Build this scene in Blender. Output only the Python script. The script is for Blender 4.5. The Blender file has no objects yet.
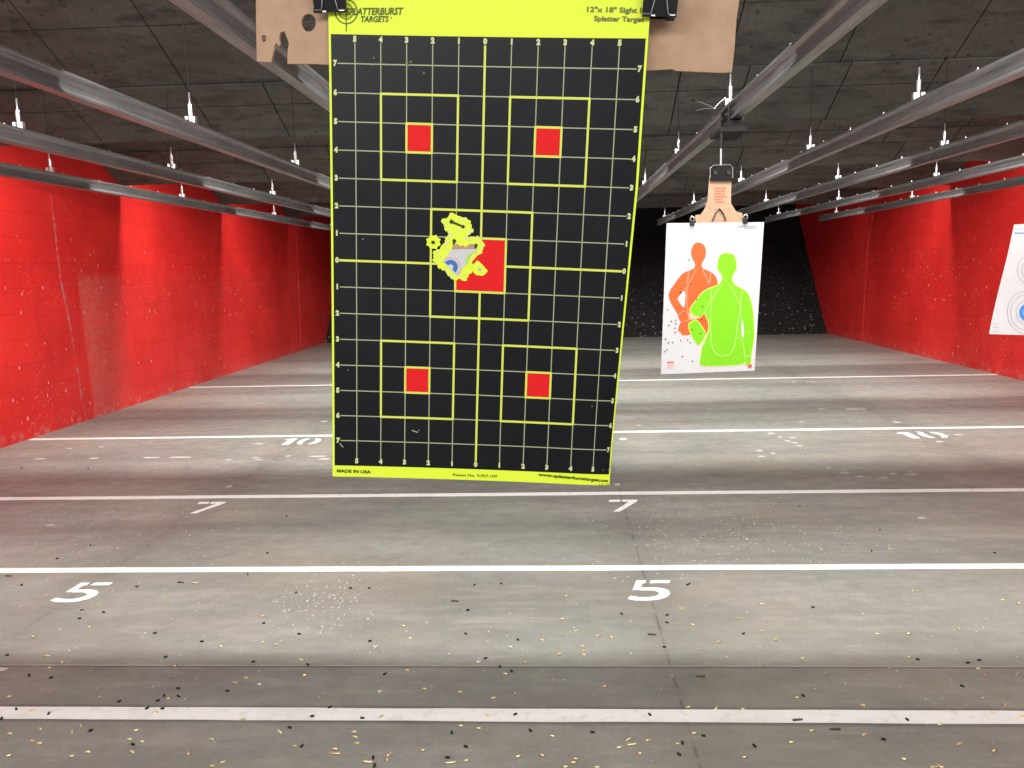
import bpy, bmesh, math, random
import numpy as np
from mathutils import Vector, Matrix
random.seed(7)
C = bpy.context.scene.collection
PI = math.pi

# ------------------------------------------------------------------ camera
PITCH, YAW, ROLL, CAMH, F = 0.13434, -0.05301, 0.02279, 1.92352, 850.0
cp, sp, cy, sy = math.cos(PITCH), math.sin(PITCH), math.cos(YAW), math.sin(YAW)
fw = np.array([sy*cp, cy*cp, -sp]); r0 = np.array([cy, -sy, 0.0]); d0 = np.cross(fw, r0)
rt = math.cos(ROLL)*r0 + math.sin(ROLL)*d0
dn = -math.sin(ROLL)*r0 + math.cos(ROLL)*d0
CAM = np.array([0, 0, CAMH])
cam = bpy.data.cameras.new('camera'); co = bpy.data.objects.new('camera', cam); C.objects.link(co)
co.matrix_world = Matrix(((rt[0], -dn[0], -fw[0], 0), (rt[1], -dn[1], -fw[1], 0), (rt[2], -dn[2], -fw[2], CAMH), (0, 0, 0, 1)))
cam.sensor_width = 36; cam.lens = F/1024*36; cam.clip_start = .05; cam.clip_end = 100
bpy.context.scene.camera = co

def ray(x, y): return fw + (x-512)/F*rt + (y-384)/F*dn
def at_z(x, y, z): d = ray(x, y); return CAM + d*((z-CAMH)/d[2])
def at_y(x, y, Y): d = ray(x, y); return CAM + d*(Y/d[1])
def proj(P):
    v = np.asarray(P, float)-CAM; k = v @ fw
    return np.array([512+F*(v @ rt)/k, 384+F*(v @ dn)/k])

# ------------------------------------------------------------------ materials
def mat(name, col, rough=.6, metal=0., coat=0., spec=.5):
    m = bpy.data.materials.new(name); m.use_nodes = True
    b = m.node_tree.nodes['Principled BSDF']
    b.inputs['Base Color'].default_value = (*col, 1); b.inputs['Roughness'].default_value = rough
    b.inputs['Metallic'].default_value = metal; b.inputs['Coat Weight'].default_value = coat
    b.inputs['Specular IOR Level'].default_value = spec
    return m
class NG:
    """small node-graph helper"""
    def __init__(s, m): s.m = m; s.t = m.node_tree; s.b = s.t.nodes['Principled BSDF']
    def n(s, typ, **kw):
        x = s.t.nodes.new(typ)
        for k, v in kw.items(): setattr(x, k, v)
        return x
    def set(s, sock, v):
        if isinstance(v, bpy.types.NodeSocket): s.t.links.new(v, sock)
        else: sock.default_value = v
    def math(s, op, a, b=0., clamp=False):
        x = s.n('ShaderNodeMath', operation=op, use_clamp=clamp); s.set(x.inputs[0], a); s.set(x.inputs[1], b); return x.outputs[0]
    def pos(s):
        g = s.n('ShaderNodeTexCoord'); return g.outputs['Object']
    def xyz(s, v):
        x = s.n('ShaderNodeSeparateXYZ'); s.set(x.inputs[0], v); return x.outputs
    def mapv(s, v, scale=(1, 1, 1), loc=(0, 0, 0)):
        x = s.n('ShaderNodeMapping'); s.set(x.inputs['Vector'], v); x.inputs['Scale'].default_value = scale; x.inputs['Location'].default_value = loc; return x.outputs[0]
    def noise(s, v, sc, det=4, rough=.55):
        x = s.n('ShaderNodeTexNoise'); s.set(x.inputs['Vector'], v); x.inputs['Scale'].default_value = sc
        x.inputs['Detail'].default_value = det; x.inputs['Roughness'].default_value = rough; return x.outputs['Fac']
    def voro(s, v, sc):
        x = s.n('ShaderNodeTexVoronoi'); s.set(x.inputs['Vector'], v); x.inputs['Scale'].default_value = sc; return x.outputs
    def rng(s, v, a, b, c=0., d=1.):
        x = s.n('ShaderNodeMapRange'); s.set(x.inputs[0], v)
        for i, q in enumerate((a, b, c, d)): x.inputs[i+1].default_value = q
        return x.outputs[0]
    def mix(s, f, a, b, mode='MIX'):
        x = s.n('ShaderNodeMix', data_type='RGBA', blend_type=mode); s.set(x.inputs[0], f)
        for i, q in ((6, a), (7, b)):
            if isinstance(q, bpy.types.NodeSocket): s.t.links.new(q, x.inputs[i])
            else: x.inputs[i].default_value = (*q, 1) if len(q) == 3 else q
        return x.outputs[2]
    def bump(s, h, st=.3, dist=.01):
        x = s.n('ShaderNodeBump'); s.set(x.inputs['Height'], h); x.inputs['Strength'].default_value = st; x.inputs['Distance'].default_value = dist
        s.t.links.new(x.outputs[0], s.b.inputs['Normal'])
    def color(s, c): s.t.links.new(c, s.b.inputs['Base Color'])

YARD = .9144; Y0 = .7239
LINES = [n*YARD+Y0 for n in (3, 5, 7, 10, 15)]

def m_floor():
    m = mat('concrete_floor', (.3, .29, .27), .5); g = NG(m); p = g.pos(); x, y, z = g.xyz(p)
    n1 = g.noise(g.mapv(p, (.35, .9, 1)), 1.3, 8, .6); n2 = g.noise(p, 7, 8, .65); n3 = g.noise(g.mapv(p, (.5, 2.2, 1)), 3.2, 7, .7); n4 = g.noise(p, 55, 3)
    c = g.mix(g.rng(n1, .3, .7), (.19, .187, .168), (.36, .354, .322))
    c = g.mix(g.rng(n2, .35, .7, 0, .5), c, (.17, .165, .15))
    c = g.mix(g.rng(n3, .5, .75, 0, .6), c, (.44, .42, .385))
    c = g.mix(g.rng(n4, .3, .7, 0, .3), c, (.14, .135, .12))
    nt = g.noise(g.mapv(p, (1, 1, 1), (3, 5, 0)), .55, 4); c = g.mix(g.rng(nt, .5, .68, 0, .38), c, (.36, .30, .215)); c = g.mix(g.rng(nt, .48, .34, 0, .3), c, (.27, .29, .23))
    # darker rows across the lanes, broken up by noise
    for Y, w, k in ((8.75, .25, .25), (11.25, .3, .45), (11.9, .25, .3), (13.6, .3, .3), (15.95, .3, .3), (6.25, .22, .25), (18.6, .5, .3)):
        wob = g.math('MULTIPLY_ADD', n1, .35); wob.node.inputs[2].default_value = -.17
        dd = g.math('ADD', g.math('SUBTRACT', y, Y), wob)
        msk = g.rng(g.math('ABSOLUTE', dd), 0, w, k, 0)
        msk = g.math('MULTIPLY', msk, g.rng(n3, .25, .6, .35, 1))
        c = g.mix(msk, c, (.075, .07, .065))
    # saw-cut joints running down range with stains beside them
    for X in (.53, -2.98, 4.07):
        dx = g.math('ABSOLUTE', g.math('ADD', g.math('SUBTRACT', x, X), g.rng(n1, .2, .8, -.03, .03)))
        c = g.mix(g.math('MULTIPLY', g.rng(dx, .0, .3, .35, 0), g.rng(n3, .35, .6)), c, (.10, .09, .08))
        dx2 = g.math('ABSOLUTE', g.math('SUBTRACT', x, X))
        c = g.mix(g.math('MULTIPLY', g.rng(dx2, .004, .009, .6, 0), g.rng(n2, .42, .6)), c, (.06, .055, .05))
    for Y in (3.93,):
        dy = g.math('ABSOLUTE', g.math('SUBTRACT', y, Y))
        c = g.mix(g.math('MULTIPLY', g.rng(dy, .004, .008, .8, 0), g.rng(n2, .4, .55, .3, 1)), c, (.42, .40, .36))
        dy = g.math('ABSOLUTE', g.math('SUBTRACT', y, Y-.012)); c = g.mix(g.rng(dy, .004, .009, .7, 0), c, (.06, .055, .05))
    # dirt picked up by the edges of the nearest painted line
    dy = g.math('ABSOLUTE', g.math('SUBTRACT', y, LINES[0])); c = g.mix(g.rng(dy, .058, .085, .65, 0), c, (.07, .065, .06))
    # fine white dust and chips
    v = g.voro(g.mapv(p, (1, 1, 1)), 26)['Distance']
    dust = g.math('MULTIPLY', g.rng(v, .05, .09, 1, 0), g.rng(g.noise(p, .9, 2), .5, .62, 0, .8))
    c = g.mix(dust, c, (.7, .68, .64))
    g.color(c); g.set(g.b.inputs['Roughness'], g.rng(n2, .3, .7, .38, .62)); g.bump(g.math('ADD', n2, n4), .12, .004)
    return m

def m_wall(side):
    m = mat('red_block_wall_'+side, (.7, .02, .015), .45); g = NG(m); p = g.pos(); x, y, z = g.xyz(p)
    cv = g.n('ShaderNodeCombineXYZ'); g.set(cv.inputs[0], y); g.set(cv.inputs[1], z); q = cv.outputs[0]
    bt = g.n('ShaderNodeTexBrick'); g.set(bt.inputs['Vector'], q); bt.inputs['Scale'].default_value = 1
    bt.inputs['Brick Width'].default_value = .80; bt.inputs['Row Height'].default_value = .305; bt.inputs['Mortar Size'].default_value = .006
    bt.inputs['Mortar Smooth'].default_value = .6; bt.inputs['Color1'].default_value = (1, 1, 1, 1); bt.inputs['Color2'].default_value = (.93, .93, .93, 1); bt.inputs['Mortar'].default_value = (.72, .72, .72, 1)
    n1 = g.noise(q, 1.1, 5); n2 = g.noise(q, 9, 6); n3 = g.noise(g.mapv(q, (4, .6, 1)), 2.2, 5)
    c = g.mix(g.rng(n1, .3, .7), (.62, .018, .016), (.78, .03, .026))
    c = g.mix(.8, c, bt.outputs['Color'], 'MULTIPLY')
    c = g.mix(g.rng(n3, .52, .75, 0, .35), c, (.42, .012, .01))
    lowm = g.rng(z, 2.6, .2, .0, 1.)
    # chips and lead splashes
    v = g.voro(g.mapv(q, (1, .45, 1)), 9)['Distance']; v2 = g.voro(g.mapv(q, (1, .7, 1)), 21)['Distance']
    ch = g.math('MAXIMUM', g.math('MULTIPLY', g.rng(v, .07, .12, 1, 0), g.rng(n2, .46, .54)), g.math('MULTIPLY', g.rng(v2, .08, .14, .9, 0), g.rng(g.noise(q, .8, 2), .48, .58)))
    c = g.mix(g.math('MULTIPLY', ch, g.rng(z, 3, 1.6, .15, 1)), c, (.78, .5, .46))
    # scuffed pale foot of the wall
    c = g.mix(g.math('MULTIPLY', g.rng(z, .2, 0, 0, .8), g.rng(n2, .48, .66)), c, (.55, .2, .17))
    if side == 'left':   # pale rubbed patch beside the seam
        ye = g.math('ADD', y, g.math('MULTIPLY', z, .07)); mk = g.math('MULTIPLY', g.rng(ye, 11.36, 11.42), g.rng(y, 12.6, 11.5, .1, 1)); mk = g.math('MULTIPLY', mk, g.rng(z, 2.02, 1.9))
        c = g.mix(g.math('MULTIPLY', mk, g.rng(n2, .3, .7, .15, .5)), c, (.66, .2, .17))
    g.color(c); g.bump(g.math('ADD', bt.outputs['Fac'], g.math('MULTIPLY', n2, -.5)), .35, .012) ; bt_f = None
    g.b.inputs['Specular IOR Level'].default_value = .35
    return m

def m_baffle():
    m = mat('sooty_baffle_board', (.1, .09, .08), .75, spec=.25); g = NG(m); p = g.pos()
    n1 = g.noise(g.mapv(p, (.7, 1.3, 1)), 1.6, 7, .6); n2 = g.noise(g.mapv(p, (1, 2.5, 2.5)), 2.6, 5, .65); n3 = g.noise(p, 24, 4)
    c = g.mix(g.rng(n1, .3, .7), (.070, .068, .059), (.115, .111, .099))
    c = g.mix(g.rng(n2, .48, .7, 0, .75), c, (.024, .022, .020))
    c = g.mix(g.rng(n3, .35, .7, 0, .35), c, (.035, .032, .03))
    v = g.voro(g.mapv(p, (1, 1, 1)), 8)['Distance']
    c = g.mix(g.math('MULTIPLY', g.rng(v, .08, .2, .8, 0), g.rng(n1, .45, .55)), c, (.02, .018, .016))
    g.color(c); g.bump(n3, .2, .005)
    return m

def m_rubber():
    m = mat('granulated_rubber', (.014, .014, .014), .9, spec=.2); g = NG(m); p = g.pos(); x, y, z = g.xyz(p)
    n = g.noise(p, 14, 6, .7); v = g.voro(p, 7)['Distance']; n2 = g.noise(p, 1.2, 3)
    c = g.mix(g.rng(n, .35, .7), (.008, .008, .008), (.045, .044, .042))
    mk = g.math('MULTIPLY', g.rng(v, .1, .2, 1, 0), g.math('MULTIPLY', g.rng(z, 2.0, .4), g.rng(n2, .35, .5)))
    c = g.mix(mk, c, (.38, .37, .35)); g.color(c); g.bump(n, .9, .05)
    return m

def m_card():
    m = mat('brown_cardboard', (.5, .32, .2), .8, spec=.2); g = NG(m); p = g.pos()
    n = g.noise(p, 60, 5); n2 = g.noise(g.mapv(p, (1, 1, 6)), 14, 4)
    c = g.mix(g.rng(n, .3, .7), (.46, .295, .19), (.54, .355, .235)); c = g.mix(g.rng(n2, .45, .7, 0, .35), c, (.44, .28, .18))
    g.color(c); g.bump(n2, .15, .002); return m

def m_alu():
    m = mat('dull_aluminium', (.5, .5, .5), .38, .8); g = NG(m); p = g.pos()
    n = g.noise(g.mapv(p, (20, .6, 20)), 3, 4); n2 = g.noise(p, 3, 4)
    c = g.mix(g.rng(n, .3, .7), (.24, .245, .25), (.42, .42, .42)); c = g.mix(g.rng(n2, .5, .7, 0, .4), c, (.25, .24, .23)); g.color(c)
    g.set(g.b.inputs['Roughness'], g.rng(n2, .3, .7, .3, .5)); return m

def m_paper(col, name):
    m = mat(name, col, .6, spec=.3); g = NG(m); p = g.pos(); n = g.noise(p, 5, 3)
    c = g.mix(g.rng(n, .3, .7), tuple(q*.96 for q in col), col); g.color(c); g.bump(n, .2, .01); return m

def m_paint():
    m = mat('worn_white_paint', (.85, .84, .8), .5); g = NG(m); p = g.pos()
    n = g.noise(p, 16, 6, .7); n2 = g.noise(g.mapv(p, (.5, 1, 1)), 4, 5)
    c = g.mix(g.rng(n, .52, .75, 0, .55), (.88, .87, .84), (.5, .48, .44)); c = g.mix(g.rng(n2, .5, .75, 0, .35), c, (.55, .53, .48)); g.color(c); return m

def m_brass(name, a, b, rough=.35):
    m = mat(name, a, rough, .75); g = NG(m); p = g.pos(); n = g.noise(p, 120, 3); g.color(g.mix(g.rng(n, .35, .7), a, b)); return m

def m_black_print():
    m = mat('glossy_black_print', (.004, .004, .006), .36, spec=.3); g = NG(m); p = g.pos(); n = g.noise(p, 9, 4)
    g.set(g.b.inputs['Roughness'], g.rng(n, .3, .7, .30, .42)); g.bump(g.noise(p, 4, 2), .15, .01); return m

M = dict(floor=m_floor(), wall_l=m_wall('left'), wall_r=m_wall('right'), baffle=m_baffle(), rubber=m_rubber(), card=m_card(), alu=m_alu(),
         white=m_paper((.66, .66, .675), 'white_target_paper'), paint=m_paint(),
         gap=mat('black_joint', (.008, .008, .008), .9), concrete_dark=mat('dark_roof', (.03, .03, .03), .9),
         zinc=mat('zinc_plated_steel', (.62, .62, .62), .35, .8), black=mat('black_steel', (.01, .01, .01), .35), rod=mat('sooty_threaded_rod', (.03, .03, .03), .6),
         yellow=mat('fluorescent_yellow', (.80, .98, .035), .55), yline=mat('yellow_line', (.72, .80, .10), .5), thin=mat('thin_dull_yellow_line', (.40, .42, .24), .5),
         red=mat('red_aiming_square', (.80, .012, .014), .6, spec=.2), bprint=m_black_print(), tick=mat('pale_tick_print', (.66, .70, .33), .5),
         ink=mat('olive_ink', (.10, .12, .02), .6), inkgrey=mat('grey_olive_ink', (.17, .19, .05), .6), inkdark=mat('black_ink', (.03, .035, .01), .6),
         orange=mat('orange_print', (.80, .13, .03), .5), green=mat('lime_green_print', (.22, .66, .012), .5), lgreen=mat('pale_green_outline', (.45, .80, .16), .5),
         lorange=mat('pale_orange_outline', (.85, .34, .2), .5), lyellow=mat('pale_yellow_outline', (.92, .85, .3), .5), beige=mat('beige_print', (.75, .55, .3), .6), hole=mat('bullet_hole', (.03, .03, .03), .8),
         grayink=mat('grey_ink', (.30, .31, .34), .6), redink=mat('red_ink', (.62, .12, .06), .6), pink=mat('pink_ink', (.85, .42, .4), .6), blue=mat('blue_bull', (.035, .17, .52), .5), lblue=mat('pale_blue', (.3, .48, .62), .5),
         brass=m_brass('bright_brass', (.86, .72, .36), (.98, .88, .56), .28), tarn=m_brass('tarnished_brass', (.10, .075, .04), (.17, .13, .07), .5), dark=m_brass('shaded_brass_case', (.035, .03, .025), (.06, .05, .04), .5),  # dark: the same brass casings, with shade put into the colour
         steel=m_brass('nickel_case', (.62, .58, .45), (.85, .8, .68), .35), fleck=mat('dulled_white_paint', (.55, .54, .51), .6), flake=mat('paper_flakes', (.75, .74, .70), .8), seam=None)
ms = mat('grey_broken_seam', (.35, .2, .18), .8); g = NG(ms); p = g.pos(); g.color(g.mix(g.rng(g.noise(p, 12, 5), .45, .62), (.62, .03, .025), (.30, .2, .19))); M['seam'] = ms
ms2 = mat('red_seam', (.7, .03, .03), .6); g = NG(ms2); p = g.pos(); g.color(g.mix(g.rng(g.noise(p, 9, 5), .5, .62), (.74, .03, .025), (.85, .25, .2))); M['seam2'] = ms2

# ------------------------------------------------------------------ mesh helpers
class MB:
    def __init__(s): s.v = []; s.f = []; s.m = []; s.mats = []
    def mi(s, m):
        if m not in s.mats: s.mats.append(m)
        return s.mats.index(m)
    def add(s, verts, faces, m):
        o = len(s.v); k = s.mi(m); s.v += [tuple(map(float, q)) for q in verts]
        for f in faces: s.f.append(tuple(i+o for i in f)); s.m.append(k)
    def box(s, a, b, m, T=None):
        vs = [(x, y, z) for x in (a[0], b[0]) for y in (a[1], b[1]) for z in (a[2], b[2])]
        if T: vs = [T(*q) for q in vs]
        s.add(vs, [(0, 1, 3, 2), (4, 6, 7, 5), (0, 4, 5, 1), (2, 3, 7, 6), (0, 2, 6, 4), (1, 5, 7, 3)], m)
    def poly(s, pts, m, M_=None):
        s.add(pts, [tuple(range(len(pts)))], m)
    def tube(s, pts, r, m, n=8):
        rings = []
        for i, p in enumerate(pts):
            a = Vector(pts[max(i-1, 0)]); b = Vector(pts[min(i+1, len(pts)-1)]); t = (b-a).normalized()
            u = t.orthogonal().normalized() if not rings else (pu - t*pu.dot(t)).normalized(); pu = u; w = t.cross(u)
            rr = r[i] if isinstance(r, (list, tuple)) else r
            rings.append([Vector(p)+u*math.cos(2*PI*k/n)*rr+w*math.sin(2*PI*k/n)*rr for k in range(n)])
        vs = [q for R in rings for q in R]; fs = []
        for i in range(len(pts)-1):
            for k in range(n): fs.append((i*n+k, i*n+(k+1) % n, (i+1)*n+(k+1) % n, (i+1)*n+k))
        fs.append(tuple(range(n))[::-1]); fs.append(tuple((len(pts)-1)*n+k for k in range(n)))
        s.add(vs, fs, m)
    def build(s, name, parent=None, smooth=False, loc=None):
        me = bpy.data.meshes.new(name); 
        vs = s.v
        if loc is not None: vs = [(q[0]-loc[0], q[1]-loc[1], q[2]-loc[2]) for q in vs]
        me.from_pydata(vs, [], s.f)
        for m in s.mats: me.materials.append(m)
        me.polygons.foreach_set('material_index', s.m)
        if smooth: me.polygons.foreach_set('use_smooth', [True]*len(s.f))
        bm = bmesh.new(); bm.from_mesh(me); bmesh.ops.recalc_face_normals(bm, faces=bm.faces); bm.to_mesh(me); bm.free()
        me.update(); o = bpy.data.objects.new(name, me); C.objects.link(o)
        if loc is not None: o.location = loc
        if parent: o.parent = parent
        return o
def bevel(o, w, seg=2):
    b = o.modifiers.new('bevel', 'BEVEL'); b.width = w; b.segments = seg; b.limit_method = 'ANGLE'; return o
def tag(o, label=None, cat=None, group=None, kind=None):
    if label: o['label'] = label
    if cat: o['category'] = cat
    if group: o['group'] = group
    if kind: o['kind'] = kind
    return o
def empty(name, loc, rz=0):
    o = bpy.data.objects.new(name, None); C.objects.link(o); o.location = loc; o.rotation_euler = (0, 0, rz); o.empty_display_size = .1; return o
def copy_tree(o, parent=None):
    c = o.copy(); C.objects.link(c); c.parent = parent
    for ch in list(o.children): copy_tree(ch, c)
    return c
def text2d(body, size, shear=0., bold=0., align='CENTER', space=1.):
    cu = bpy.data.curves.new('t', 'FONT'); cu.body = body; cu.size = size; cu.shear = shear; cu.offset = bold; cu.align_x = align; cu.align_y = 'CENTER'; cu.resolution_u = 3; cu.space_character = space
    ob = bpy.data.objects.new('t', cu); C.objects.link(ob); bpy.context.view_layer.update()
    me = bpy.data.meshes.new_from_object(ob.evaluated_get(bpy.context.evaluated_depsgraph_get()))
    vs = [tuple(v.co[:2]) for v in me.vertices]; fs = [tuple(q.vertices) for q in me.polygons]
    bpy.data.objects.remove(ob); bpy.data.curves.remove(cu); bpy.data.meshes.remove(me); return vs, fs
def fit_text(body, x0, x1, yc, h, **kw):
    vs, fs = text2d(body, 1, align='LEFT', **kw)
    xs = [v[0] for v in vs]; ys = [v[1] for v in vs]; a, b, c, d = min(xs), max(xs), min(ys), max(ys)
    return [(x0+(v[0]-a)/(b-a)*(x1-x0), yc+((v[1]-c)/(d-c)-.5)*h) for v in vs], fs

XL, XR, YN, YF, ZR = -6.4377, 7.3422, -3.0, 27.2, 5.2
# ------------------------------------------------------------------ the room
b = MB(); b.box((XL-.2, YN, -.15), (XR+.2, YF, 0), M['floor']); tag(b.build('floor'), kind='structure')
b = MB(); b.box((XL-.2, YN, 0), (XL, YF, ZR), M['wall_l']); tag(b.build('wall_left'), kind='structure')
b = MB(); b.box((XR, YN, 0), (XR+.2, YF, ZR), M['wall_r']); tag(b.build('wall_right'), kind='structure')
b = MB(); b.box((XL-.2, YN, ZR), (XR+.2, YF, ZR+.15), M['concrete_dark']); tag(b.build('ceiling'), kind='structure')
# sloping granulated rubber berm at the far end
b = MB(); NX, NZ = 60, 26
vs = []; 
for j in range(NZ+1):
    for i in range(NX+1):
        z = ZR*j/NZ; x = XL+(XR-XL)*i/NX
        y = 23.4+z*.9 + (.12*math.sin(x*1.7+z)+.07*math.sin(x*4.1+2*z))*(1 if 0 < i < NX else .3)*min(1, z+.2)
        vs.append((x, y, z))
b.add(vs, [(j*(NX+1)+i, j*(NX+1)+i+1, (j+1)*(NX+1)+i+1, (j+1)*(NX+1)+i) for j in range(NZ) for i in range(NX)], M['rubber'])
b.add([(XL, 23.4, 0), (XR, 23.4, 0), (XR, YF+1, 0), (XL, YF+1, 0), (XL, YF+1, ZR), (XR, YF+1, ZR)], [(0, 1, 2, 3), (3, 2, 5, 4)], M['rubber'])
tag(b.build('wall_back'), kind='structure')
# vertical seams and broken edges in the side walls
def seam(side, pts, w, m, name):
    X = XL if side < 0 else XR; s = 1 if side < 0 else -1
    b = MB(); vs = []
    for (y, z) in pts: vs += [(X-.002*s, y-w/2, z), (X+.004*s, y-w/2, z), (X+.004*s, y+w/2, z), (X-.002*s, y+w/2, z)]
    fs = []
    for i in range(len(pts)-1):
        for k in range(4): fs.append((i*4+k, i*4+(k+1) % 4, i*4+4+(k+1) % 4, i*4+4+k))
    b.add(vs, fs, m); tag(b.build(name), kind='structure')
seam(-1, [(11.15, 0), (11.08, .5), (11.0, 1.2), (10.86, 1.9), (10.84, 2.4), (10.82, 3.0)], .035, M['seam'], 'trim_1')
seam(1, [(20.75, 0), (20.75, 1.0), (21.1, 2.07), (20.25, 3.1)][:1]+[(20.7, 1.2), (20.6, 2.2), (20.25, 3.3)], .025, M['seam2'], 'trim_2')
seam(-1, [(21.1, 0), (21.2, 1.5), (21.25, 3.4)], .03, M['seam2'], 'trim_3')

# overhead baffles: sloping boards, low edge down range
BZ = 3.3; SL = math.tan(math.radians(26)); ca, sa = math.cos(math.radians(26)), math.sin(math.radians(26))
BAF = [4.12, 8.66, 12.62, 16.5, 20.6]
def baffle(yb, idx, rise=2.75):
    rnd = random.Random(idx*3+1)
    def T(x, s, n):   # s: horizontal run back from the low edge, n: offset normal to the board (down = positive)
        return (x, yb-s-n*sa*1.0, BZ+s*SL-n*ca)
    b = MB()
    def T2(x, s, n): return T(x, s, n)
    b.box((XL+.005, 0, -.06), (XR-.005, rise, -.012), M['gap'], T2)
    lower = [-5.55, -4.55, -3.35, -2.63, -1.45, -.1, 1.15, 1.75, 2.63, 3.43, 4.55, 5.6, 6.6] if idx == 1 else [XL+1.0+rnd.uniform(-.2, .3)+k*1.1 for k in range(12)]
    upper = [-3.35+k*.98 for k in range(-3, 12)]
    lowest = [x+(0 if idx == 1 else .3) for x in lower]
    rows = [(0, .46, lowest, .012), (.475, .74, lower, .012), (.74, 1.41, upper, -.010), (1.422, 2.1, upper, -.010), (2.11, rise, upper, -.010)]
    for (s0, s1, cuts, off) in rows:
        cs = [XL+.01]+[c for c in cuts if XL+.3 < c < XR-.3]+[XR-.01]
        for a, c in zip(cs[:-1], cs[1:]):
            t = rnd.uniform(-.002, .002)
            b.box((a+.006, s0, -.012+off), (c-.006, s1, .006+off+t), M['baffle'], T2)
    o = b.build('ceiling'); tag(o, kind='structure'); return o
for i, yb in enumerate(BAF): baffle(yb, i)

# ------------------------------------------------------------------ painted lines and numbers on the floor
rel = ['nearest the camera, scattered with brass', 'just beyond the two painted fives', 'just beyond the two painted sevens', 'just beyond the worn tens', 'farthest down range']
for i, Y in enumerate(LINES):
    a = at_z(0, 1, 0)
    xl, xr = XL+.02, XR-.02
    w = (.105, .09, .095, .1, .1)[i]; b = MB(); n = 60
    vs = []
    for k in range(n+1):
        x = xl+(xr-xl)*k/n; e = random.uniform(-.003, .003); e2 = random.uniform(-.003, .003)
        for (yy, zz) in ((Y-w/2+e, 0), (Y-w/2+e, .0015), (Y+w/2+e2, .0015), (Y+w/2+e2, 0)): vs.append((x, yy, zz))
    fs = [(k*4+j, k*4+j+1, k*4+j+5, k*4+j+4) for k in range(n) for j in range(3)]
    b.add(vs, fs, M['paint'])
    tag(b.build('painted_line', loc=(0, Y, 0)), 'white painted distance line across the floor, '+rel[i], 'floor line', 'painted distance lines')
G5 = [[(.02, .50), (.20, .50), (.36, .98), (.18, .98)], [(.27, .46), (.60, .46), (.60, .6), (.33, .6)],
      [(.42, .98), (.42, .84), (.92, .84), (.95, .98)],
      [(.30, .60), (.62, .60), (.80, .56), (.93, .46), (.97, .32), (.90, .16), (.72, .04), (.45, 0), (.18, .02), (.0, .1), (.1, .22), (.3, .16), (.52, .16), (.68, .23), (.73, .33), (.68, .42), (.55, .47), (.28, .47)]]
G5b = [[(.10, .50), (.27, .50), (.30, .84), (.37, .84), (.36, .98), (.14, .98)],
      [(.48, .98), (.46, .84), (.92, .84), (.94, .98)],
      [(.27, .62), (.62, .62), (.80, .58), (.93, .47), (.97, .32), (.90, .16), (.72, .04), (.45, 0), (.18, .02), (.03, .09), (.08, .22), (.3, .16), (.52, .16), (.68, .23), (.73, .33), (.68, .42), (.55, .48), (.27, .48)]]
G7 = [[(.05, .98), (.05, .82), (.40, .82), (.40, .98)], [(.46, .98), (.46, .82), (.70, .82), (.28, .02), (.48, .02), (.95, .84), (.95, .98)]]
G10 = [[(.0, .8), (.12, .98), (.3, .98), (.3, .0), (.12, .0), (.12, .74)],
       [(.62, .98), (.5, .9), (.44, .7), (.44, .3), (.5, .1), (.62, .02), (.62, .16), (.58, .3), (.58, .7), (.62, .84)],
       [(.78, .98), (.9, .9), (.98, .7), (.98, .3), (.9, .1), (.78, .02), (.78, .16), (.84, .3), (.84, .7), (.78, .84)]]
def number(gl, px, py, w, h, label, sh=0.):
    c = at_z(px, py, 0); b = MB()
    for poly in gl:
        vs = [(c[0]+(u-.5+sh*(v-.5))*w, c[1]+(v-.5)*h, .0012) for u, v in poly]; n = len(vs)
        vs2 = [(x, y, 0) for x, y, z in vs]
        b.add(vs+vs2, [tuple(range(n))]+[(k, (k+1) % n, n+(k+1) % n, n+k) for k in range(n)], M['paint'])
    tag(b.build('painted_number', loc=(c[0], c[1], 0)), label, 'floor number', 'stencilled yard numbers')
number(G5b, 82, 592, .26, .33, 'white stencilled number 5 on the floor at the left, in front of a white line')
number(G5b, 650, 590, .26, .33, 'white stencilled number 5 on the floor right of centre, below the big target', .22)
number(G7, 205, 507.5, .26, .36, 'white stencilled number 7 on the floor left of the big target')
number(G7, 622, 505.5, .26, .36, 'white stencilled number 7 on the floor under the lower right corner of the big target', .2)
number(G10, 301, 441.5, .46, .36, 'worn white number 10 on the floor beside the left edge of the big target')
number(G10, 923, 435, .5, .36, 'worn white number 10 on the floor at the right')
# worn flecks of white paint
b = MB()
def fleck(px, py, wpx, hpx, seed):
    rnd = random.Random(seed); c = at_z(px, py, 0); d = np.linalg.norm(c-CAM); w = wpx/F*d; h = abs(at_z(px, py-hpx/2, 0)[1]-at_z(px, py+hpx/2, 0)[1])
    n = 11; vs = []
    for k in range(n):
        a = 2*PI*k/n; r = rnd.uniform(.7, 1.1); vs.append((c[0]+math.cos(a)*w/2*r*.9, c[1]+math.sin(a)*h/2*r*.75, .0012))
    b.add(vs, [tuple(range(n))], M['fleck'])
S3 = lambda x, y: (x/3.01, 370+y/3.01)
S4 = lambda x, y: (820+x/5.02, 340+y/5.02)
S5 = lambda x, y: (620+x/5.12, 340+y/5.12)
fl = []
for q in ((120, 268, 40, 5), (283, 266, 30, 6), (455, 264, 55, 6), (540, 263, 90, 6), (780, 270, 30, 5), (955, 260, 66, 5), (975, 268, 40, 6), (210, 236, 22, 5), (305, 231, 22, 4), (690, 351, 28, 7), (770, 264, 26, 5), (688, 271, 24, 5), (150, 467, 34, 6), (975, 155, 30, 6), (780, 222, 36, 6), (868, 259, 20, 5)): fl.append((*S3(q[0], q[1]), q[2]/3.01, q[3]/3.01))
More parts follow.
